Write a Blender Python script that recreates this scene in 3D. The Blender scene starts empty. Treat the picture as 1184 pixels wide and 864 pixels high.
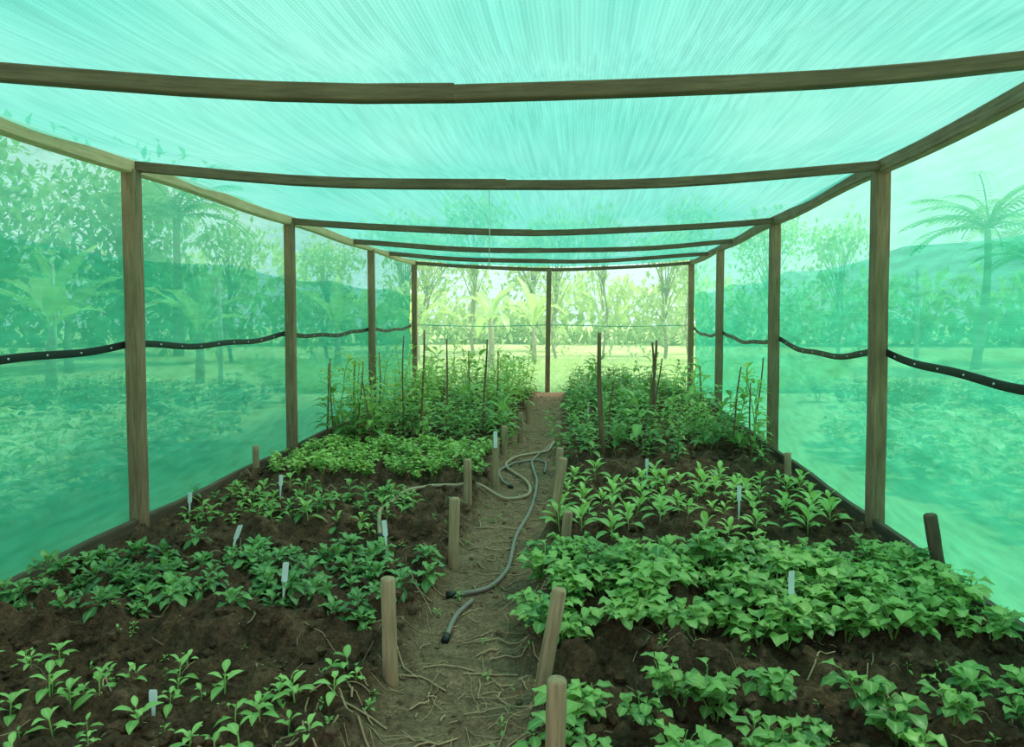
import bpy, math, random
import numpy as np
from mathutils import Vector
R=np.random.RandomState(7); random.seed(7)
S=bpy.context.scene
S.view_settings.view_transform='Standard'
S.view_settings.look='None'
S.view_settings.exposure=0.25

# ------------------------------------------------------------------ builder
class MB:
    def __init__(s): s.v=[];s.f=[];s.a=[];s.r=[];s.g=[];s.n=0;s.m=[]
    def add(s,v,faces,var=0.5,rib=0.0,gc=None,mat=0):
        v=np.asarray(v,float);n=len(v)
        for f in faces:
            f=np.asarray(f,int)
            s.f.append(f+s.n);s.m.append(np.full(len(f),mat))
        s.v.append(v);s.a.append(np.broadcast_to(np.asarray(var,float),(n,)))
        s.r.append(np.broadcast_to(np.asarray(rib,float),(n,)))
        s.g.append(v if gc is None else np.asarray(gc,float))
        s.n+=n
    def build(s,name,mats,smooth=True,parent=None):
        V=np.concatenate(s.v);me=bpy.data.meshes.new(name)
        me.vertices.add(len(V));me.vertices.foreach_set('co',V.astype(np.float32).ravel())
        lv=np.concatenate([f.ravel() for f in s.f]);tot=np.concatenate([np.full(len(f),f.shape[1]) for f in s.f])
        st=np.concatenate([[0],np.cumsum(tot)[:-1]])
        me.loops.add(len(lv));me.loops.foreach_set('vertex_index',lv.astype(np.int32))
        me.polygons.add(len(tot));me.polygons.foreach_set('loop_start',st.astype(np.int32))
        try: me.polygons.foreach_set('loop_total',tot.astype(np.int32))
        except Exception: pass
        me.polygons.foreach_set('material_index',np.concatenate(s.m).astype(np.int32))
        me.polygons.foreach_set('use_smooth',np.full(len(tot),smooth))
        for nm,d in (('var',s.a),('rib',s.r)):
            at=me.attributes.new(nm,'FLOAT','POINT');at.data.foreach_set('value',np.concatenate(d).astype(np.float32))
        at=me.attributes.new('gc','FLOAT_VECTOR','POINT');at.data.foreach_set('vector',np.concatenate(s.g).astype(np.float32).ravel())
        for m in mats: me.materials.append(m)
        me.update(calc_edges=True);me.validate()
        o=bpy.data.objects.new(name,me);S.collection.objects.link(o)
        if parent: o.parent=parent
        return o

def sweep(mb,pts,half,n=4,caps=True,var=0.5,mat=0,rough=0.0,up=(0,0,1)):
    """half: float radius / list of radii / (hx,hy) rect"""
    P=[Vector(p) for p in pts];m=len(P);V=[];G=[];L=0
    rect=isinstance(half,tuple)
    goff=R.rand()*20
    for i in range(m):
        t=(P[min(i+1,m-1)]-P[max(i-1,0)]).normalized()
        a=Vector(up)
        if abs(t.dot(a))>0.9: a=Vector((1,0,0))
        x=t.cross(a).normalized();y=x.cross(t).normalized()
        if i: L+=(P[i]-P[i-1]).length
        if rect:
            hx,hy=half;b=.18
            cs=[(-1,-1+b),(-1+b,-1),(1-b,-1),(1,-1+b),(1,1-b),(1-b,1),(-1+b,1),(-1,1-b)]
            cs=[(c[0]*hx,c[1]*hy) for c in cs]
        else:
            r=half[i] if hasattr(half,'__len__') else half
            cs=[(r*math.cos(2*math.pi*k/n),r*math.sin(2*math.pi*k/n)) for k in range(n)]
        for c in cs:
            j=1+rough*(R.rand()-.5)
            V.append(P[i]+x*c[0]*j+y*c[1]*j);G.append((c[0]+goff,c[1]+goff,L))
        k=len(cs)
    F=[]
    for i in range(m-1):
        for j in range(k):
            F.append((i*k+j,i*k+(j+1)%k,(i+1)*k+(j+1)%k,(i+1)*k+j))
    fs=[np.array(F)]
    if caps: fs.append(np.array([list(range(k))[::-1]]));fs.append(np.array([[(m-1)*k+j for j in range(k)]]))
    mb.add(np.array([tuple(v) for v in V]),fs,var=var,gc=np.array(G),mat=mat)

# ------------------------------------------------------------------ noise
tab=R.rand(256,256)
def vn(x,y,s):
    x=np.asarray(x,float)/s+37.3;y=np.asarray(y,float)/s+91.7
    xi=np.floor(x).astype(int);yi=np.floor(y).astype(int);fx=x-xi;fy=y-yi
    fx=fx*fx*(3-2*fx);fy=fy*fy*(3-2*fy)
    g=lambda a,b:tab[a%256,b%256]
    return (g(xi,yi)*(1-fx)+g(xi+1,yi)*fx)*(1-fy)+(g(xi,yi+1)*(1-fx)+g(xi+1,yi+1)*fx)*fy-.5
def ss(a,b,x):
    t=np.clip((x-a)/(b-a),0,1);return t*t*(3-2*t)
def cx(v): return 0.09*np.asarray(v,float)-0.5
def hw(v): return 2.56+0.012*(np.asarray(v,float)-5.1)
BL=[(-1,2.92),(3.22,4.4),(4.68,5.95),(6.15,7.75),(7.95,13.9)]
BR=[(-1,2.72),(2.92,4.22),(4.5,6.25),(6.6,13.9)]
def pathmask(x,y):
    u=np.asarray(x)-cx(y)-.07*(1-ss(2,7,np.asarray(y,float)))-.04*np.sin(np.asarray(y)*1.3)
    w=.25+.05*vn(x,y,.4)+.05*vn(x,y,.12)
    return 1-ss(w-.04,w+.13,np.abs(u))
def hz(x,y):
    x=np.asarray(x,float);y=np.asarray(y,float);u=x-cx(y)
    yy=y+.16*vn(x,y,.5)+.06*vn(x,y,.15)
    bl=np.zeros_like(x)
    for a,b in BL: bl=np.maximum(bl,ss(a-.04,a+.1,yy)*(1-ss(b-.1,b+.04,yy)))
    br=np.zeros_like(x)
    for a,b in BR: br=np.maximum(br,ss(a-.04,a+.1,yy)*(1-ss(b-.1,b+.04,yy)))
    b=np.where(u<0,bl,br)*(1-ss(2.3,2.5,np.abs(u)))
    pm=pathmask(x,y)
    b=b*(1-pm)
    h=.095*b
    edge=1-.9*ss(2.36,2.54,np.abs(u))
    r=(1-pm*.72)*edge
    lump=np.maximum(0,vn(x,y,.09))**1.3*.2+np.maximum(0,vn(x+5,y+3,.05))**1.3*.13
    h=h+r*(.05*vn(x,y,.35)+.06*vn(x,y,.13)+lump+.035*vn(x,y,.032))+.02*vn(x,y,.7)*edge-.01
    return h

# ------------------------------------------------------------------ materials
def mat(name):
    m=bpy.data.materials.new(name);m.use_nodes=True;nt=m.node_tree;nt.nodes.clear()
    out=nt.nodes.new('ShaderNodeOutputMaterial');return m,nt,out
def N(nt,t,**k):
    n=nt.nodes.new(t)
    for a,b in k.items(): setattr(n,a,b)
    return n
def ramp(nt,fac,stops):
    r=N(nt,'ShaderNodeValToRGB');e=r.color_ramp.elements
    while len(e)<len(stops): e.new(.5)
    for i,(p,c) in enumerate(stops): e[i].position=p;e[i].color=(*c,1)
    nt.links.new(fac,r.inputs[0]);return r.outputs[0]
def attr(nt,n):
    a=N(nt,'ShaderNodeAttribute');a.attribute_name=n;return a
def noise(nt,scale,vec=None,detail=4,rough=.6,mapscale=None):
    n=N(nt,'ShaderNodeTexNoise');n.inputs['Scale'].default_value=scale;n.inputs['Detail'].default_value=detail;n.inputs['Roughness'].default_value=rough
    if vec is None: vec=N(nt,'ShaderNodeTexCoord').outputs['Object']
    if mapscale:
        mp=N(nt,'ShaderNodeMapping');mp.inputs['Scale'].default_value=mapscale;nt.links.new(vec,mp.inputs[0]);vec=mp.outputs[0]
    nt.links.new(vec,n.inputs['Vector']);return n.outputs['Fac']
def mixc(nt,f,a,b,mode='MIX'):
    m=N(nt,'ShaderNodeMix',data_type='RGBA',blend_type=mode)
    for s,v in ((0,f),(6,a),(7,b)):
        if hasattr(v,'is_linked'): nt.links.new(v,m.inputs[s])
        else: m.inputs[s].default_value=v if s==0 else (*v,1)
    return m.outputs[2]
def bump(nt,h,strength,dist=.01):
    b=N(nt,'ShaderNodeBump');b.inputs['Strength'].default_value=strength;b.inputs['Distance'].default_value=dist
    nt.links.new(h,b.inputs['Height']);return b.outputs[0]
def pbsdf(nt,col,rough=.6,nrm=None,spec=.5):
    p=N(nt,'ShaderNodeBsdfPrincipled');p.inputs['Roughness'].default_value=rough
    p.inputs['Specular IOR Level'].default_value=spec
    if hasattr(col,'is_linked'): nt.links.new(col,p.inputs['Base Color'])
    else: p.inputs['Base Color'].default_value=(*col,1)
    if nrm is not None: nt.links.new(nrm,p.inputs['Normal'])
    return p.outputs[0]
def leafmat(name,c1,c2,ribc,trans=.35,rough=.42):
    m,nt,o=mat(name)
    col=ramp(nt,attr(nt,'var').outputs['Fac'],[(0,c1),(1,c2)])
    nz=noise(nt,30,detail=2)
    rb=N(nt,'ShaderNodeMath',operation='POWER');nt.links.new(attr(nt,'rib').outputs['Fac'],rb.inputs[0]);rb.inputs[1].default_value=6
    rm=N(nt,'ShaderNodeMath',operation='MULTIPLY');nt.links.new(rb.outputs[0],rm.inputs[0]);rm.inputs[1].default_value=.6
    col=mixc(nt,rm.outputs[0],col,ribc)
    p=pbsdf(nt,col,rough,bump(nt,nz,.3,.01),.5)
    t=N(nt,'ShaderNodeBsdfTranslucent')
    tc=mixc(nt,.35,col,(.4,.75,.06));nt.links.new(tc,t.inputs[0])
    mx=N(nt,'ShaderNodeMixShader');mx.inputs[0].default_value=trans
    nt.links.new(p,mx.inputs[1]);nt.links.new(t.outputs[0],mx.inputs[2]);nt.links.new(mx.outputs[0],o.inputs[0]);return m
def woodmat(name,ca,cb,cc,rough=.75):
    m,nt,o=mat(name);g=attr(nt,'gc').outputs['Vector']
    n1=noise(nt,12,g,5,.65,(5,5,.35));n2=noise(nt,3,g,3,.6)
    col=ramp(nt,n1,[(.3,ca),(.52,cb),(.75,cc)])
    col=mixc(nt,n2,col,ca,'MIX')
    nt.links.new(pbsdf(nt,col,rough,bump(nt,n1,.5,.008),.3),o.inputs[0]);return m
M_post=woodmat('weathered_post_wood',(.2,.1,.06),(.46,.25,.155),(.62,.37,.23))
M_rail_lit=woodmat('sunlit_rail_wood',(.6,.34,.2),(.85,.55,.34),(.95,.7,.48))  # left rail only: light falling on it is painted into the paler wood
M_beam=woodmat('beam_wood',(.13,.07,.045),(.29,.165,.105),(.43,.25,.165))
M_stake=woodmat('stake_wood',(.3,.16,.095),(.6,.36,.23),(.78,.52,.35))
M_dstake=woodmat('dark_stake_wood',(.08,.045,.03),(.17,.1,.07),(.27,.17,.12))
M_bark=woodmat('bark',(.26,.2,.14),(.44,.36,.26),(.58,.5,.38))
M_board=woodmat('edging_wood',(.08,.05,.035),(.17,.11,.08),(.26,.17,.12))
M_cane=woodmat('cane_wood',(.16,.07,.045),(.36,.17,.1),(.5,.27,.16))

def soilmat():
    m,nt,o=mat('soil')
    n1=noise(nt,9,detail=8,rough=.7);n2=noise(nt,60,detail=5,rough=.7);n3=noise(nt,2.2,detail=3)
    bed=ramp(nt,n1,[(.3,(.06,.028,.017)),(.55,(.19,.092,.056)),(.75,(.4,.215,.14))])
    pth=ramp(nt,n1,[(.3,(.22,.12,.075)),(.6,(.44,.26,.165)),(.8,(.62,.39,.26))])
    col=mixc(nt,attr(nt,'var').outputs['Fac'],bed,pth)
    col=mixc(nt,.7,col,ramp(nt,n2,[(.3,(.22,.22,.22)),(.7,(1.6,1.55,1.5))]),'MULTIPLY')
    moss=N(nt,'ShaderNodeMath',operation='MULTIPLY');nt.links.new(ramp(nt,n3,[(.55,(0,0,0)),(.75,(1,1,1))]),moss.inputs[0]);moss.inputs[1].default_value=.2
    col=mixc(nt,moss.outputs[0],col,(.14,.13,.04))
    h=N(nt,'ShaderNodeMath',operation='ADD');nt.links.new(n1,h.inputs[0]);nt.links.new(n2,h.inputs[1])
    nt.links.new(pbsdf(nt,col,.9,bump(nt,h.outputs[0],1,.035),.2),o.inputs[0]);return m
M_soil=soilmat()
def grassmat():
    m,nt,o=mat('lawn');n1=noise(nt,1.2,detail=6);n2=noise(nt,.25,detail=3)
    col=ramp(nt,n1,[(.3,(.3,.45,.13)),(.55,(.52,.66,.26)),(.75,(.72,.78,.42))])
    col=mixc(nt,n2,col,(.66,.72,.38))
    nt.links.new(pbsdf(nt,col,.9,bump(nt,noise(nt,25,detail=4),1,.05),.1),o.inputs[0]);return m
M_lawn=grassmat()

def netmat(name,lo,hi,tcol,top,stretch,dmix=.3,contrast=(.8,1.15),sw=.6,bs=.3):
    m,nt,o=mat(name)
    g=attr(nt,'gc').outputs['Vector']
    s1=noise(nt,3.0,g,4,.55,stretch);s2=noise(nt,.8,g,3,.5)
    w1=N(nt,'ShaderNodeTexWave',bands_direction='X');w1.inputs['Scale'].default_value=22;w1.inputs['Distortion'].default_value=1.5
    w2=N(nt,'ShaderNodeTexWave',bands_direction='Y');w2.inputs['Scale'].default_value=22;w2.inputs['Distortion'].default_value=1.5
    nt.links.new(g,w1.inputs[0]);nt.links.new(g,w2.inputs[0])
    wv=N(nt,'ShaderNodeMath',operation='MULTIPLY');nt.links.new(w1.outputs['Fac'],wv.inputs[0]);nt.links.new(w2.outputs['Fac'],wv.inputs[1])
    a=N(nt,'ShaderNodeMath',operation='MULTIPLY_ADD');nt.links.new(wv.outputs[0],a.inputs[0]);a.inputs[1].default_value=.3
    sm=N(nt,'ShaderNodeMath',operation='MULTIPLY_ADD');nt.links.new(s1,sm.inputs[0]);sm.inputs[1].default_value=sw;sm.inputs[2].default_value=.5-.5*sw
    nt.links.new(sm.outputs[0],a.inputs[2])
    b=N(nt,'ShaderNodeMath',operation='MULTIPLY_ADD');nt.links.new(s2,b.inputs[0]);b.inputs[1].default_value=.5;nt.links.new(a.outputs[0],b.inputs[2])
    mr=N(nt,'ShaderNodeMapRange');nt.links.new(b.outputs[0],mr.inputs[0])
    mr.inputs[1].default_value=.6;mr.inputs[2].default_value=1.1;mr.inputs[3].default_value=lo;mr.inputs[4].default_value=hi
    tr=N(nt,'ShaderNodeBsdfTransparent');tr.inputs[0].default_value=(*tcol,1)
    sc=ramp(nt,s1,[(.35,tuple(x*contrast[0] for x in top)),(.65,tuple(min(1,x*contrast[1]) for x in top))])
    tl=N(nt,'ShaderNodeBsdfTranslucent');nt.links.new(sc,tl.inputs[0])
    df=N(nt,'ShaderNodeBsdfDiffuse');nt.links.new(sc,df.inputs[0])
    if bs>0:
        bp=bump(nt,b.outputs[0],bs,.008);nt.links.new(bp,tl.inputs['Normal']);nt.links.new(bp,df.inputs['Normal'])
    mx=N(nt,'ShaderNodeMixShader');mx.inputs[0].default_value=dmix
    nt.links.new(tl.outputs[0],mx.inputs[1]);nt.links.new(df.outputs[0],mx.inputs[2])
    m2=N(nt,'ShaderNodeMixShader');nt.links.new(mr.outputs[0],m2.inputs[0]);nt.links.new(mx.outputs[0],m2.inputs[1]);nt.links.new(tr.outputs[0],m2.inputs[2])
    nt.links.new(m2.outputs[0],o.inputs[0]);return m
M_roof=netmat('shade_net_roof',.07,.3,(.76,1,.94),(.045,.3,.228),(14,.1,14),.15,(.88,1.1),.35,0)
M_wall=netmat('shade_net_wall',.24,.42,(.78,1,.92),(.085,.46,.345),(1.2,8,1),.2,(.88,1.1),.4,.12)
M_wall2=netmat('shade_net_lower',.42,.64,(.7,1,.9),(.045,.42,.31),(1.2,8,1),.2,(.88,1.1),.4,.12)
M_back=netmat('shade_net_back',.5,.68,(.95,1,.95),(.22,.52,.4),(1.2,10,1),.2,(.88,1.1),.4,.15)
def plain(name,c,r=.5,spec=.5):
    m,nt,o=mat(name);n=noise(nt,15,detail=4)
    col=mixc(nt,n,tuple(x*.75 for x in c),tuple(min(1,x*1.2) for x in c))
    nt.links.new(pbsdf(nt,col,r,None,spec),o.inputs[0]);return m
M_hose=plain('hose_grey',(.25,.19,.17),.55);M_hoseb=plain('hose_brown',(.42,.26,.17),.5)
M_black=plain('black_strap',(.008,.009,.01),.5);M_white=plain('white_plastic',(.9,.86,.9),.4)
M_straw=plain('straw',(.46,.28,.17),.8);M_pole=plain('pole_pale',(.6,.6,.5),.7)

# ------------------------------------------------------------------ terrain
mb=MB()
ys=np.concatenate([np.arange(-1.5,1.8,.1),np.arange(1.8,6.5,.016),np.arange(6.5,14.37,.045)])
us=np.arange(-2.61,2.615,.018)
U,Y=np.meshgrid(us,ys);X=U*(hw(Y)/2.56)+cx(Y)
Z=hz(X,Y)
nx=len(us);ny=len(ys)
idx=np.arange(nx*ny).reshape(ny,nx)
F=np.stack([idx[:-1,:-1],idx[:-1,1:],idx[1:,1:],idx[1:,:-1]],-1).reshape(-1,4)
mb.add(np.stack([X,Y,Z],-1).reshape(-1,3),[F],var=pathmask(X,Y).ravel())
mb.build('ground_soil',[M_soil])
mb=MB()
g=np.linspace(-1,1,90);gx=np.sign(g)*np.abs(g)**1.6*90
GX,GY=np.meshgrid(gx,gx+10);GZ=-.09+.12*vn(GX,GY,9)*ss(3.5,12,np.hypot(GX,(GY-6)*.5))
idx=np.arange(8100).reshape(90,90)
F=np.stack([idx[:-1,:-1],idx[:-1,1:],idx[1:,1:],idx[1:,:-1]],-1).reshape(-1,4)
mb.add(np.stack([GX,GY,GZ],-1).reshape(-1,3),[F]);mb.build('ground_lawn',[M_lawn])

# clods
import bmesh
bm=bmesh.new();bmesh.ops.create_icosphere(bm,subdivisions=1,radius=1)
ico=np.array([v.co[:] for v in bm.verts]);icof=np.array([[v.index for v in f.verts] for f in bm.faces]);bm.free()
mb=MB()
for i in range(11000):
    y=1.9+12*R.rand()**2.1;u=(R.rand()*2-1)*2.45;x=u+float(cx(y))
    pm=float(pathmask(x,y))
    if pm>.5 and R.rand()<.7: continue
    r=(.006+.03*R.rand()**3)*(1 if pm<.5 else .5)
    v=ico*(1+.5*(R.rand(len(ico),1)-.5))*np.array([1,.8+.4*R.rand(),.75])*r
    a=R.rand()*6.28;c,s_=math.cos(a),math.sin(a)
    v=v@np.array([[c,-s_,0],[s_,c,0],[0,0,1]])+np.array([x,y,float(hz(x,y))+r*.3])
    mb.add(v,[icof],var=pm*.8)
mb.build('soil_clods',[M_soil],smooth=False)

# straw, roots
mb=MB()
for i in range(1000):
    y=2.2+8*R.rand()**2.2
    u=.08+R.randn()*.26 if R.rand()<.6 else (R.rand()*2-1)*2.3
    x=u+float(cx(y));a=R.rand()*6.28;L=.04+.26*R.rand()**2.5
    pts=[]
    for k in range(6):
        a+=R.randn()*.22;x+=math.cos(a)*L/5;y+=math.sin(a)*L/5
        pts.append((x,y,float(hz(x,y))+.005+.004*R.rand()))
    sweep(mb,pts,.0013+.0035*R.rand()**2.5,4,caps=False)
mb.build('dry_straw_litter',[M_straw])

# ------------------------------------------------------------------ frame
def px(side,v,o=0): return float(cx(v)+side*(hw(v)+o))
SG=.13
def sag(u,v): return SG*(1-np.clip(np.abs(u)/2.6,0,1)**2)
TOP=2.5
for side in (-1,1):
    for v in (5.1,7.95,11.2,14.3,-1.3):
        mb=MB();x=px(side,v)
        lean=R.randn()*.012
        sweep(mb,[(x+lean*(1-k/6),v+.005*math.sin(k*2),-.15+(TOP+.12)*k/6) for k in range(7)],(.05,.05),up=(0,1,0))
        mb.build('wooden_post',[M_post],smooth=False)
mb=MB();x=(633-592)/855*14.3
sweep(mb,[(x,14.3,-.1),(x+.01,14.3,1),(x+.03,14.3,2.38)],(.045,.045));mb.build('wooden_post',[M_post],smooth=False)
for side,m in ((-1,M_rail_lit),(1,M_post)):
    mb=MB();pts=[]
    for v in np.arange(-1.5,14.4,.35):
        pts.append((px(side,v),v,TOP-.02*math.sin(v*1.1)**2))
    sweep(mb,pts,(.035,.045));mb.build('side_rail',[m],smooth=False)
RAFT=[-1.3,.9,3.0,5.1,7.95,10.2,12.2,14.3]
for v in RAFT:
    mb=MB();w=float(hw(v));pts=[]
    bow=.13 if v==3.0 else .02
    for t in np.linspace(-1,1,15):
        u=t*(w+.03);pts.append((float(cx(v))+u,v-bow*t*t-.03*t,TOP-float(sag(u,v))-.006*math.sin(t*7+v)))
    sweep(mb,pts[:8],(.03,.034),up=(0,0,1));sweep(mb,[(p[0],p[1],p[2]-.003) for p in pts[7:]],(.03,.031))
    mb.build('roof_crossbeam',[M_beam],smooth=False)
mb=MB();sweep(mb,[(-.155,5.1,2.36),(-.153,5.1,2.1),(-.157,5.1,1.8)],.0025,5);mb.build('hanging_string',[M_white])

# roof net
RV=np.array(RAFT)
def netsag(v):
    i=np.clip(np.searchsorted(RV,v)-1,0,len(RV)-2);return (v-RV[i])/(RV[i+1]-RV[i])
def roofz(U,Y):
    T=U/(hw(Y)+.06);tt=netsag(np.clip(Y,-1.3,14.29));env=np.sin(np.pi*np.clip(tt,0,1))
    return TOP+.055-sag(U,Y)-.05*env*(1-.3*T**2)+(.035*vn(U*2,Y*.35,.5)+.012*vn(U*5,Y*.3,.5)+.05*vn(U,Y,.8))*env**.5
ys=np.arange(-1.5,14.4,.05);ts=np.linspace(-1,1,160)
T,Y=np.meshgrid(ts,ys);U=T*(hw(Y)+.06);Zr=roofz(U,Y)
mb=MB();idx=np.arange(T.size).reshape(T.shape)
F=np.stack([idx[:-1,:-1],idx[:-1,1:],idx[1:,1:],idx[1:,:-1]],-1).reshape(-1,4)
mb.add(np.stack([U+cx(Y),Y,Zr],-1).reshape(-1,3),[F],gc=np.stack([U,Y,Zr],-1).reshape(-1,3))
mb.build('ceiling',[M_roof])
def wallnet(side,name):
    mb=MB();ys=np.arange(-1.5,14.38,.06)
    for layer in (0,1):
        zs=np.linspace(0,1,46)
        S_,Y=np.meshgrid(zs,ys)
        top=np.full_like(Y,TOP+.04) if layer==0 else 1.93-.06*np.abs(np.sin(Y*1.08+side))+.05*vn(Y,Y*0,1.3)
        Zz=-.08+S_*(top+.08)
        o=.062+layer*.012+(.03*np.sin(Y*2.2+side+Zz*1.3)+.05*vn(Y*1.2+Zz*.8,Zz*2.5,.5)+.02*vn(Y*.6,Zz*5,.3))*np.sin(np.pi*S_)+.01
        o=np.maximum(o,.058+layer*.006)
        Xx=cx(Y)+side*(hw(Y)+o)
        idx=np.arange(Y.size).reshape(Y.shape)
        F=np.stack([idx[:-1,:-1],idx[:-1,1:],idx[1:,1:],idx[1:,:-1]],-1).reshape(-1,4)
        mb.add(np.stack([Xx,Y,Zz],-1).reshape(-1,3),[F],gc=np.stack([Y,Zz,o],-1).reshape(-1,3),mat=layer)
    return mb.build(name,[M_wall,M_wall2])
wallnet(-1,'wall_left');wallnet(1,'wall_right')
mb=MB();v=14.38;w=float(hw(v))+.06
T,S_=np.meshgrid(np.linspace(-1,1,70),np.linspace(0,1,30));U=T*w
Zz=-.06+S_*(TOP+.1-sag(U,v));Yy=v+.02*np.sin(U*3)*np.sin(np.pi*S_)
idx=np.arange(T.size).reshape(T.shape)
F=np.stack([idx[:-1,:-1],idx[:-1,1:],idx[1:,1:],idx[1:,:-1]],-1).reshape(-1,4)
mb.add(np.stack([U+cx(v),Yy,Zz],-1).reshape(-1,3),[F],gc=np.stack([U,Zz,Yy],-1).reshape(-1,3))
mb.build('wall_back',[M_back])
mb=MB();sweep(mb,[(float(cx(v))+t*w,v-.03,1.3-.03*math.sin((t+1)*3.1)**2) for t in np.linspace(-1,1,20)],.008,5);mb.build('net_support_cord',[plain('teal_cord',(.05,.4,.32))])
for side in (-1,1):
    mb=MB();sweep(mb,[(px(side,v),v,.015+.01*math.sin(v*3)) for v in np.arange(-1.4,14.3,.5)],(.022,.055));mb.build('edging_board',[M_board],smooth=False)
PV=[-1.3,2.0,5.1,7.95,11.2,14.3]
for side,h0 in ((-1,1.28),(1,1.23)):
    ob=bpy.data.objects.new('fastening_strap',None);S.collection.objects.link(ob)
    mb=MB();pts=[];V=np.arange(-1.3,14.3,.1)
    for v in V:
        i=max(0,min(4,int(np.searchsorted(PV,v)-1)));t=(v-PV[i])/(PV[i+1]-PV[i])
        pts.append((px(side,v,.05),v,h0-(.05 if side<0 else .09)*math.sin(math.pi*t)+.01*math.sin(v*5)))
    sweep(mb,pts,(.006,.024));mb.build('strap',[M_black],parent=ob)
    mb=MB()
    for k in range(2,len(pts)-1,3):
        p=pts[k];sweep(mb,[(p[0]-side*.005,p[1],p[2]),(p[0]-side*.011,p[1],p[2])],.006,8)
    mb.build('clips',[M_white],parent=ob)

# ------------------------------------------------------------------ stakes
def stake(x,y,h,lx=0,r=.03,m=M_stake,ly=0):
    mb=MB();z=float(hz(x,y))
    sweep(mb,[(x+lx*t,y+ly*t,z-.08+(h+.08)*t) for t in (0,.2,.4,.6,.8,.985,1)],[r*1.02,r,r*1.03,r*.98,r,r*.98,r*.86],12,rough=.06)
    mb.build('wooden_stake',[m])
for a in [(-.48,2.875,.42,-.01,.03),(.10,2.83,.41,.085,.03),(.118,2.06,.38,.01,.03),(-.346,4.29,.41,.01,.032),
 (-.33,5.45,.33,0,.031),(-.146,6.26,.42,.01,.03),(-.08,7.67,.31,0,.032),(.09,8.6,.36,.01,.03),(.22,10.1,.32,0,.03),
 (.27,4.87,.37,.07,.032),(.31,4.44,.3,.03,.03),(.36,5.94,.36,.03,.03),(.5,7.8,.27,0,.03),(.62,9.37,.22,0,.03),(.74,10.8,.25,0,.03),
 (-2.36,6.76,.26,0,.03),(2.42,6.42,.24,-.01,.03)]: stake(*a)
stake(2.25,3.78,.42,-.09,.034,M_dstake)
def cane(x,y,h,lx=0,r=.008,m=M_cane):
    mb=MB();z=float(hz(x,y));n=8
    sweep(mb,[(x+lx*t+.01*math.sin(t*5+x*9),y,z-.05+(h+.05)*t) for t in np.linspace(0,1,n)],[r*(1.1-.4*t) for t in np.linspace(0,1,n)],7)
    mb.build('bamboo_cane',[m])
cane(.86,7.03,1.22,-.03,.026)
for a in [(1.78,9.4,1.08,.05,.022),(1.84,9.4,1.05,-.06,.018),(1.72,9.0,.85,.1,.012),(-1.0,8.2,1.2,.02,.014),(-.78,8.6,1.15,.03,.012),(-.34,8.7,1.12,.04,.014),(-.5,9.3,.9,-.05,.01),
          (-1.25,8.4,1.15,.02,.01),(-1.5,7.9,.8,-.1,.009),(-1.7,8.1,.85,.06,.009),(-1.95,8.0,.9,-.02,.009),(-2.1,8.3,.85,.05,.009),(-1.85,8.6,.9,.02,.009),(-1.6,8.9,.95,0,.009),
          (2.2,7.4,.85,.1,.01),(2.5,7.6,.9,.08,.01),(2.35,7.2,.75,-.03,.009),(2.1,8.2,.8,0,.009),(1.4,7.6,.7,.05,.009),(.95,7.3,.7,.05,.009),(-.2,9.0,.9,.03,.009)]: cane(*a)
def tag(x,y,h=.15,lx=0,az=0):
    mb=MB();z=float(hz(x,y));w=.014;b=h*.45
    c,s=math.cos(az),math.sin(az)
    prof=[(-w*.15,-.04),(w*.15,-.04),(w*.5,h-b),(w,h-b+.01),(w,h-.004),(w*.8,h),(-w*.8,h),(-w,h-.004),(-w,h-b+.01),(-w*.5,h-b)]
    V=[]
    for d in (-.0015,.0015):
        for a,bz in prof: V.append((x+a*c-d*s+lx*max(bz,0)/h,y+a*s+d*c,z+bz))
    n=len(prof);F=[(i,(i+1)%n,n+(i+1)%n,n+i) for i in range(n)]
    mb.add(np.array(V),[np.array(F),np.array([list(range(n))[::-1]]),np.array([list(range(n,2*n))])]);mb.build('plant_label',[M_white],smooth=False)
for a in [(-2.26,5.12,.17,.01),(-1.63,4.2,.19,.07,.5),(-1.105,3.5,.22,.02,.2),(-.71,4.17,.21,-.02,.3),(-1.72,5.43,.19,.01),(1.13,6.14,.18,0),(1.52,4.9,.24,0),(1.227,3.2,.24,0,.2),(1.76,6.35,.14,0),(-1.24,2.5,.12,0),(.95,9.2,.2,0)]: tag(*a)
mb=MB();sweep(mb,[(-.14,6.222,.36),(-.14,6.224,.5)],(.016,.002),up=(0,1,0));mb.build('plant_label',[M_white],smooth=False)
def hose(pts,r,m,nm='garden_hose'):
    P=[]
    for i in range(len(pts)-1):
        p0=pts[max(i-1,0)];p1=pts[i];p2=pts[i+1];p3=pts[min(i+2,len(pts)-1)]
        for t in np.linspace(0,1,9)[:-1]:
            q=[.5*((2*p1[k])+(-p0[k]+p2[k])*t+(2*p0[k]-5*p1[k]+4*p2[k]-p3[k])*t*t+(-p0[k]+3*p1[k]-3*p2[k]+p3[k])*t**3) for k in (0,1)]
            P.append(q)
    Z=[max(float(hz(q[0]+a,q[1]+b)) for a in (-.02,0,.02) for b in (-.02,0,.02)) for q in P];Z=np.convolve(np.pad(Z,2,'edge'),np.ones(5)/5,'valid')
    mb=MB();sweep(mb,[(q[0],q[1],z+r*.95) for q,z in zip(P,Z)],r,10)
    e=P[0];d=(P[0][0]-P[2][0],P[0][1]-P[2][1]);l=math.hypot(*d)
    sweep(mb,[(e[0],e[1],Z[0]+r),(e[0]+d[0]/l*.05,e[1]+d[1]/l*.05,Z[0]+r)],r*1.5,10,mat=1)
    mb.build(nm,[m,M_black])
hose([(-.30,3.35),(-.27,3.6),(-.2,3.78)],.0125,M_hose)
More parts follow.
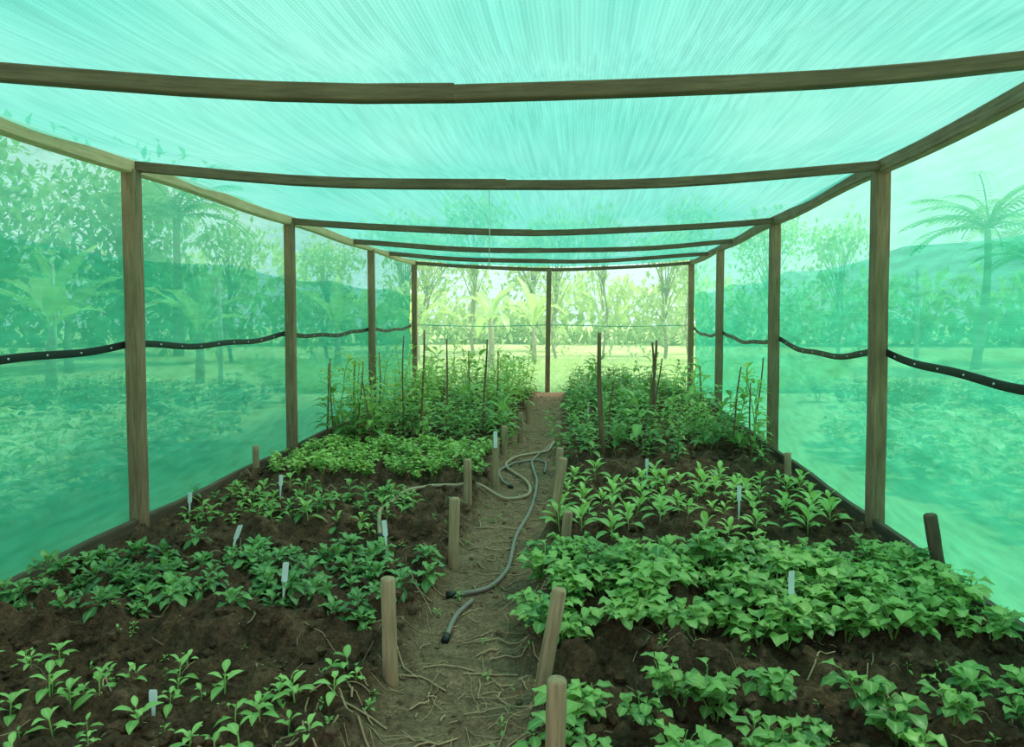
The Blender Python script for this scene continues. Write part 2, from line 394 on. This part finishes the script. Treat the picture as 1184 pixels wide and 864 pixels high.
hose([(-.3,3.86),(-.147,3.92),(-.03,4.22),(.03,4.87),(.15,5.62),(.22,6.5),(.2,7.3),(.34,7.9),(.5,8.3)],.0125,M_hose)
hose([(-.83,4.6),(-.9,5.02),(-.85,5.5),(-.66,5.8),(-.36,5.9),(-.01,5.86),(.15,6.1),(.1,6.6),(-.06,7.1),(.07,7.6),(.34,7.8),(.48,8.2)],.0145,M_hoseb)
hose([(-.02,6.3),(-.12,6.7),(.0,7.2),(.2,7.45),(.33,7.3),(.3,6.8)],.012,M_hose)

# ------------------------------------------------------------------ leaves / plants
def leaf(L,W,a0,droop,fold=.25,ns=5,pet=0.0,wave=0.0,p=.8):
    t=np.linspace(0,1,ns+1)
    q=np.clip((t-pet)/(1-pet),0,1)
    w=W*.5*np.abs(np.sin(np.pi*np.clip(q,0,1)**p))**.85
    w=np.maximum(w,W*.035);w[-1]=W*.01
    ang=a0-droop*t;ds=L/ns
    y=np.concatenate([[0],np.cumsum(np.cos(ang[:-1])*ds)]);z=np.concatenate([[0],np.cumsum(np.sin(ang[:-1])*ds)])
    ph=R.rand()*6
    V=[];rb=[]
    for i in range(ns+1):
        wl=wave*w[i]*math.sin(ph+i*2.3);wr=wave*w[i]*math.sin(ph+1.7+i*2.1)
        V+=[(-w[i],y[i],z[i]+fold*w[i]+wl),(0,y[i],z[i]),(w[i],y[i],z[i]+fold*w[i]+wr)];rb+=[0,1,0]
    F=[]
    for i in range(ns):
        a=i*3;F+=[(a,a+1,a+4,a+3),(a+1,a+2,a+5,a+4)]
    return np.array(V),np.array(F),np.array(rb,float)
def rotz(V,a):
    c,s=math.cos(a),math.sin(a);return V@np.array([[c,s,0],[-s,c,0],[0,0,1]])
class T_:
    def __init__(s): s.V=[];s.F=[];s.R=[];s.A=[];s.n=0
    def add(s,V,F,rb,var): s.V.append(V);s.F.append(F+s.n);s.R.append(rb);s.A.append(np.full(len(V),var));s.n+=len(V)
    def stem(s,pts,r):
        V=[];F=[]
        for p in pts:
            for k in range(3): V.append((p[0]+r*math.cos(k*2.1),p[1]+r*math.sin(k*2.1),p[2]))
        for i in range(len(pts)-1):
            for k in range(3): F.append((i*3+k,i*3+(k+1)%3,i*3+3+(k+1)%3,i*3+3+k))
        s.add(np.array(V),np.array(F),np.full(len(V),.8),.7)
    def fin(s): return np.concatenate(s.V),np.concatenate(s.F),np.concatenate(s.R),np.concatenate(s.A)
def seedling(n,L,W,h,lo=.2,hi=1.1,fold=.3,pet=.2,wave=.1,droop=1.0):
    t=T_();t.stem([(0,0,-.02),(0,0,h)],.003)
    for i in range(n):
        f=i/max(1,n-1);az=i*2.4+R.randn()*.3
        l=L*(1-.35*f)*(.85+.3*R.rand());V,F,rb=leaf(l,W*l/L,lo+(hi-lo)*f+R.randn()*.12,droop+R.rand()*.6,fold,6,pet,wave)
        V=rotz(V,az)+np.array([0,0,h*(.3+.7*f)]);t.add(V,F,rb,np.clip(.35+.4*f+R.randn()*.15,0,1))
    return t.fin()
def bush(n,L,W,h,rad,pet=.25,wave=.15,fold=.2,ns=5,p=.8):
    t=T_()
    ms=max(3,n//6)
    stems=[]
    for k in range(ms):
        a=k*2.4+R.rand();rr=rad*(.3+.7*R.rand());hh=h*(.6+.4*R.rand())*(1-.25*rr/rad)
        stems.append((a,rr,hh));t.stem([(0,0,-.02),(rr*.5*math.cos(a),rr*.5*math.sin(a),hh*.6),(rr*math.cos(a),rr*math.sin(a),hh)],.003)
    for i in range(n):
        a,rr,hh=stems[i%ms];f=.35+.65*R.rand()
        base=np.array([rr*f*math.cos(a),rr*f*math.sin(a),hh*f])
        l=L*(.55+.65*R.rand());V,F,rb=leaf(l,W*l/L,.5*R.rand()+.25,.9+.7*R.rand(),fold,ns,pet,wave,p)
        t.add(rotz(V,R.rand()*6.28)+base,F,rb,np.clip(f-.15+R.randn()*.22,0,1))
    return t.fin()
def tall(h,n,L,W,lean=.08,pet=.2,p=.8,wave=.1):
    t=T_();a=R.rand()*6.28;pts=[]
    for k in range(6):
        f=k/5;pts.append((lean*f*math.cos(a)+.01*R.randn(),lean*f*math.sin(a)+.01*R.randn(),h*f-.02))
    t.stem(pts,.005)
    for i in range(n):
        f=.12+.88*i/n;k=min(4,int(f*5));g=f*5-k
        b=np.array(pts[k])*(1-g)+np.array(pts[k+1])*g
        l=L*(.7+.5*R.rand())*(1.1-.4*f);V,F,rb=leaf(l,W*l/L,.7*R.rand()+.1+.4*f,1.1+.6*R.rand(),.2,5,pet,wave,p)
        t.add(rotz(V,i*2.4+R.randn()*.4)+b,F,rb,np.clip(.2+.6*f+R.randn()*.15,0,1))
    return t.fin()
def place(mb,tm,x,y,z,s=1,zs=None,dv=0,tilt=.1):
    V,F,rb,A=tm
    V=V*np.array([s,s,zs or s]);V=rotz(V,R.rand()*6.28)
    tx,ty=R.randn()*tilt,R.randn()*tilt
    V=V+np.stack([V[:,2]*tx,V[:,2]*ty,0*V[:,2]],-1)+np.array([x,y,z])
    mb.add(V,[F],var=np.clip(A+dv,0,1),rib=rb)
def bed(name,m,tms,side,v0,v1,u0,u1,dv,du,s=(.8,1.2),jit=.3,skip=.05,varj=.15,zoff=0):
    mb=MB();v=v0;r=0
    while v<=v1:
        u=u0+(r%2)*du*.5
        while u<=u1:
            if R.rand()>skip:
                y=v+R.randn()*dv*jit;x=float(cx(y))+side*(u+R.randn()*du*jit)
                if abs(x-float(cx(y)))<float(hw(y))-.14:
                    place(mb,tms[R.randint(len(tms))],x,y,float(hz(x,y))+zoff,s[0]+(s[1]-s[0])*R.rand(),dv=R.randn()*varj)
            u+=du
        v+=dv;r+=1
    return mb.build(name,m)
G_bright=leafmat('leaf_bright',(.22,.42,.09),(.56,.76,.24),(.75,.88,.45))
G_dark=leafmat('leaf_dark',(.045,.13,.04),(.2,.37,.11),(.45,.6,.28),.25)
G_mid=leafmat('leaf_mid',(.07,.2,.045),(.38,.56,.15),(.55,.72,.32))
G_lime=leafmat('leaf_lime',(.15,.31,.05),(.56,.7,.18),(.65,.8,.33))
sd=[seedling(R.randint(5,9),.085,.034,.06,.3,1.25) for _ in range(10)]
sd2=[seedling(R.randint(8,12),.15,.055,.1,.5,1.35,droop=.8) for _ in range(8)]
ros=[seedling(R.randint(10,15),.13,.055,.05,.1,1.3,.15,.25,.4) for _ in range(8)]
pot=[bush(30,.09,.056,.17,.11,wave=.3) for _ in range(12)]
low=[bush(26,.06,.036,.15,.07,ns=4) for _ in range(8)]
tl=[tall(.5,26,.16,.06) for _ in range(8)]
tl2=[tall(.75,30,.2,.06) for _ in range(8)]
tl3=[tall(.6,14,.32,.1) for _ in range(6)]
tom=[bush(60,.13,.055,.52,.17,wave=.2) for _ in range(6)]
bed('seedling_bed',[G_bright],sd,-1,1.7,2.85,.38,2.45,.135,.13,s=(.45,1.25),skip=.12,jit=.45)
bed('leafy_greens_bed',[G_dark],ros,-1,3.4,4.3,.38,2.42,.115,.15,s=(.55,1.15),skip=.1,jit=.45,varj=.22)
bed('young_greens_bed',[G_mid],sd,-1,4.85,5.7,.7,2.2,.15,.13,s=(.8,1.6),skip=.15,jit=.4,varj=.25)
bed('lettuce_bed',[G_lime],low,-1,6.3,7.65,.4,2.2,.13,.13,s=(.9,1.3),skip=.03,varj=.2)
bed('pepper_plants',[G_mid],tl+tl3[:3],-1,8.0,9.6,.35,2.2,.24,.2,s=(.55,1.0),skip=.1,varj=.25)
bed('bean_plants',[G_lime],tl2+tl3+tom,-1,9.8,13.6,.35,2.35,.34,.27,s=(.65,1.25),skip=.1,varj=.25)
bed('potato_plants',[G_mid],pot,1,1.8,2.6,.42,2.3,.18,.18,s=(.65,1.1),skip=.16)
bed('sweet_potato_bed',[G_mid],pot,1,3.12,4.1,.3,2.38,.115,.14,s=(.75,1.2),skip=.05,varj=.25)
bed('chard_seedling_rows',[G_bright],sd2,1,4.65,6.0,.36,2.2,.33,.16,s=(.6,1.2),jit=.2,skip=.08)
bed('tomato_plants',[G_mid],tl+tl3[:2],1,6.95,8.9,.4,2.2,.25,.22,s=(.5,.95),skip=.12,varj=.25)
bed('eggplant_bushes',[G_mid],tom+tl3[:2],1,9.2,13.5,.45,2.3,.38,.34,s=(.75,1.2),skip=.05,varj=.25)
mb=MB()
for x,y,s in [(2.25,7.4,1.15),(2.5,7.5,1.2),(2.35,7.2,1.0),(2.1,8.1,1.1),(1.7,8.4,1.0)]: place(mb,tl2[R.randint(8)],x,y,float(hz(x,y)),s,tilt=.05)
for x,y,s in [(-1.5,7.95,1.1),(-1.7,8.1,1.15),(-1.95,8.05,1.2),(-2.1,8.3,1.1),(-1.85,8.6,1.2),(-1.6,8.9,1.2),(-1.0,8.2,1.0)]: place(mb,tl2[R.randint(8)],x,y,float(hz(x,y)),s,tilt=.05)
mb.build('staked_tomato_vines',[G_lime])
mb=MB()
for i in range(420):
    y=2+9*R.rand()**1.3;u=(R.rand()*2-1)*2.3;x=u+float(cx(y));place(mb,sd[R.randint(8)],x,y,float(hz(x,y)),.2+.3*R.rand())
mb.build('weeds',[G_mid])

# ------------------------------------------------------------------ outside crops
G_field=leafmat('field_leaf',(.2,.38,.14),(.8,.9,.55),(.7,.85,.5),.4)
ob_t=[bush(30,.2,.1,.55,.26,ns=3) for _ in range(6)]
for side,x0,x1,y0,y1 in ((-1,3.4,8,2.2,9.2),(1,3.8,9,2.2,9.2)):
    mb=MB();y=y0
    while y<y1:
        x=x0
        while x<x1:
            xx=side*(x+R.randn()*.08)
            place(mb,ob_t[R.randint(6)],xx,y+R.randn()*.08,-.1,.95+.35*R.rand(),dv=R.randn()*.15);x+=.44
        y+=.48
    mb.build('field_crop',[G_field])
G_hedge=leafmat('hedge_leaf',(.08,.2,.08),(.2,.36,.15),(.2,.4,.15),.3)
hed=[bush(80,.18,.1,.75,.4,ns=3) for _ in range(4)]
mb=MB()
for side in (-1,1):
    for y in np.arange(10.4,13.5,.7):
        for x in np.arange(4.2,17,.7):
            if side>0 and x<5.2: continue
            place(mb,hed[R.randint(4)],side*(x+R.randn()*.1),y+R.randn()*.1,-.1,.75+.25*R.rand(),dv=-.2)
mb.build('hedge_rows',[G_hedge])
mb=MB();gt=[]
for k in range(5):
    t=T_()
    for i in range(7):
        V,F,rb=leaf(.16+.1*R.rand(),.012,1.3-R.rand()*.6,.8,.1,3);t.add(rotz(V,R.rand()*6.28)+np.array([R.randn()*.03,R.randn()*.03,0]),F,rb,R.rand())
    gt.append(t.fin())
for i in range(6000):
    y=14.8+10*R.rand()**1.5;x=1+(R.rand()*2-1)*(5+.5*(y-14));place(mb,gt[R.randint(5)],x,y,-.1,.8+R.rand()*.8)
mb.build('grass_tufts',[leafmat('grass_blade',(.4,.56,.2),(.7,.8,.4),(.5,.6,.25),.4)])

# trees
def tree_mesh(h,cr,nl,lsz,trunk_r,ncl=14,zlo=.25):
    mb=MB()
    pts=[(.15*math.sin(k*.9),.12*math.cos(k*1.3)-.12,h*.75*k/7) for k in range(8)]
    sweep(mb,pts,[trunk_r*(1-.08*k) for k in range(8)],9,mat=1,rough=.15)
    cl=[]
    for k in range(ncl):
        a=k*2.4;rr=cr*(.25+.75*R.rand());zz=h*(zlo+(1-zlo)*R.rand())
        c=(rr*math.cos(a),rr*math.sin(a),zz);cl.append(c)
        z0=h*.7*min(.95,zz/h*.8);sweep(mb,[(0,0,z0),(c[0]*.5,c[1]*.5,(z0+zz)*.5+.1),c],[trunk_r*.4,trunk_r*.25,trunk_r*.1],6,mat=1)
    lf=[leaf(1,.5,.2,.9,.15,2) for _ in range(4)]
    for i in range(nl):
        c=cl[R.randint(ncl)];d=R.randn(3)*cr*.3;V,F,rb=lf[R.randint(4)]
        l=lsz*(.6+.8*R.rand());V=V*l
        ax=R.randn()*.8;ca,sa=math.cos(ax),math.sin(ax);V=V@np.array([[1,0,0],[0,ca,sa],[0,-sa,ca]])
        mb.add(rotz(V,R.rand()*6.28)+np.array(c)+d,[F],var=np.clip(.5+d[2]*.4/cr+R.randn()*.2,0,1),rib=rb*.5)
    return mb
G_tree_haze=leafmat('tree_leaf_hazed',(.24,.35,.2),(.36,.49,.28),(.4,.5,.3),.45)  # haze painted into the leaf colour: lifted darks, flat contrast
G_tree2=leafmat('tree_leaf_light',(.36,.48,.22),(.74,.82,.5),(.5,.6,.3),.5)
def link(name,src,loc,rz,s):
    o=bpy.data.objects.new(name,src.data);S.collection.objects.link(o);o.location=loc;o.rotation_euler=(0,0,rz);o.scale=(s[0],s[0],s[1]) if isinstance(s,tuple) else (s,s,s);return o
tA=tree_mesh(5.6,2.2,3000,.36,.16,20).build('broadleaf_tree',[G_tree_haze,M_bark]);tA.location=(-14,18,-.1)
for (x,y,s) in [(-20,19,1.0),(-24,26,1.1),(-15,29,1.2),(-31,20,1.3)]: link('broadleaf_tree',tA,(x,y,-.1),x*1.3,s)
for (x,y,s) in [(24,27,.7),(30,23,.8),(32,31,.9)]: link('broadleaf_tree',tA,(x,y,-.1),x*1.7,s)
tB=tree_mesh(5.2,1.2,1300,.26,.07,20,.12).build('slender_tree',[G_tree2,M_bark]);tB.location=(-3.9,27,-.1)
for (x,y,s) in [(-6.5,26,(.9,.8)),(-1.5,29,(1,1.2)),(1.6,27,(.8,1)),(3.7,30,(.7,1.1)),(5.6,27,(1,.9)),(7.4,31,(.8,1.2)),(9.4,27,(1,1)),(12.8,29,(1,1)),(-9.5,25,(.9,.9)),(.9,33,(1.2,1)),(-3.8,33,(1.3,1))]: link('slender_tree',tB,(x,y,-.1),x*2.1,s)
def banana(n,L,h,w=.38):
    mb=MB();sweep(mb,[(0,0,-.1),(.02,0,h*.5),(0,.02,h)],[.11,.09,.05],10,mat=1)
    for i in range(n):
        V,F,rb=leaf(L*(.8+.4*R.rand()),w,1.45-.14*i*R.rand(),.9+R.rand()*1.7,.35,10,.15,.3,.9)
        mb.add(rotz(V,i*2.4+R.randn()*.4)+np.array([0,0,h*.92]),[F],var=.4+.5*R.rand(),rib=rb)
    return mb
G_ban=leafmat('banana_leaf',(.34,.5,.18),(.66,.76,.38),(.8,.85,.55),.5)
bn=banana(9,1.5,1.5,.32).build('banana_plant',[G_ban,M_bark]);bn.location=(-.6,21,-.1)
bn2=banana(7,1.8,1.2).build('banana_plant',[G_ban,M_bark]);bn2.location=(-7.2,17,-.1)
for x,y,rz,s in [(.7,23.5,1,(.8,1.0)),(-3.0,23.5,2.2,(.8,.9)),(-12,20,3,1.2),(-5.2,22,.5,1.0),(-10,16,5,1.1)]: link('banana_plant',bn2,(x,y,-.1),rz,s)
def palm(h):
    mb=MB();sweep(mb,[(.3*math.sin(k*.25),0,h*k/8-.1) for k in range(9)],[.15-.008*k for k in range(9)],10,mat=1,rough=.1)
    top=np.array([.3*math.sin(2),0,h-.1])
    for i in range(20):
        az=i*2.4;a0=1.35-.06*i+R.randn()*.1;n=20;L=2.3;p=np.zeros(3);pp=[]
        for k in range(n):
            ang=a0-1.3*k/n;p=p+np.array([0,math.cos(ang),math.sin(ang)])*L/n;pp.append(p.copy())
        sweep(mb,[tuple(rotz(q[None],az)[0]+top) for q in pp[::3]],.02,4,caps=False,mat=0)
        for k in range(2,n):
            ll=.7*math.sin(math.pi*(k+1)/(n+3))**.6
            for sd_ in (-1,1):
                V,F,rb=leaf(ll,.11,.1,.8,.1,3);V=rotz(V,-sd_*.95)+pp[k]
                mb.add(rotz(V,az)+top,[F],var=.3+.4*R.rand(),rib=rb)
    return mb
pm_=palm(4.2).build('palm_tree',[G_tree_haze,M_bark]);pm_.location=(13.8,22,-.1)
link('palm_tree',pm_,(-10.6,23.5,.3),2,1.05);link('palm_tree',pm_,(-17.5,22,.6),1,1.15);link('palm_tree',pm_,(17.5,25,-.1),1,.85)
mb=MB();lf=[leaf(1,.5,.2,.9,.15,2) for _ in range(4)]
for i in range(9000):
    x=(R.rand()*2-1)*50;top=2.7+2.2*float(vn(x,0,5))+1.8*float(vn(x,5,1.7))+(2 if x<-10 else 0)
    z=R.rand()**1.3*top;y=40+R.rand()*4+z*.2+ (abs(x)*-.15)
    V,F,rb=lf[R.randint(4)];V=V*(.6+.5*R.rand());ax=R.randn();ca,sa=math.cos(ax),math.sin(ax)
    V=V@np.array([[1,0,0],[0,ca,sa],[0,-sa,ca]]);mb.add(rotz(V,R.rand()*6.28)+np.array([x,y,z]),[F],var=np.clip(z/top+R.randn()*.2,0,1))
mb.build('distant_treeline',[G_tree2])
for x,y,h in [(-10.9,17.6,2.7),(-5.5,13.9,2.2),(-7.8,15,2.3),(8.2,15,2.4)]:
    mb=MB();sweep(mb,[(x,y,-.15),(x+.02,y,h*.5),(x,y,h)],[.05,.045,.04],8);mb.build('fence_pole',[M_pole])

# ------------------------------------------------------------------ light
w=bpy.data.worlds.new('World');S.world=w;w.use_nodes=True;nt=w.node_tree;nt.nodes.clear()
o=nt.nodes.new('ShaderNodeOutputWorld');bg=nt.nodes.new('ShaderNodeBackground')
tc=nt.nodes.new('ShaderNodeTexCoord');n=noise(nt,2.2,tc.outputs['Generated'],5,.55)
c=ramp(nt,n,[(.4,(.6,.72,.8)),(.62,(1.0,1.0,1.0))])
nt.links.new(c,bg.inputs[0]);bg.inputs[1].default_value=1.6;nt.links.new(bg.outputs[0],o.inputs[0])
l=bpy.data.lights.new('sun','SUN');l.energy=4.8;l.angle=.2;l.color=(1,.9,.76)
lo=bpy.data.objects.new('sun',l);S.collection.objects.link(lo);lo.rotation_euler=Vector((-.55,-.3,-.9)).to_track_quat('-Z','Y').to_euler()
# ------------------------------------------------------------------ camera
cam=bpy.data.cameras.new('camera');co=bpy.data.objects.new('camera',cam);S.collection.objects.link(co);S.camera=co
co.location=(0,0,1.48);th=math.radians(2.5);co.rotation_euler=(math.pi/2-th,0,0)
cam.sensor_width=36;cam.lens=855/1184*36;cam.shift_y=-(67-855*math.tan(th))/1184
cam.clip_end=300;cam.clip_start=.05
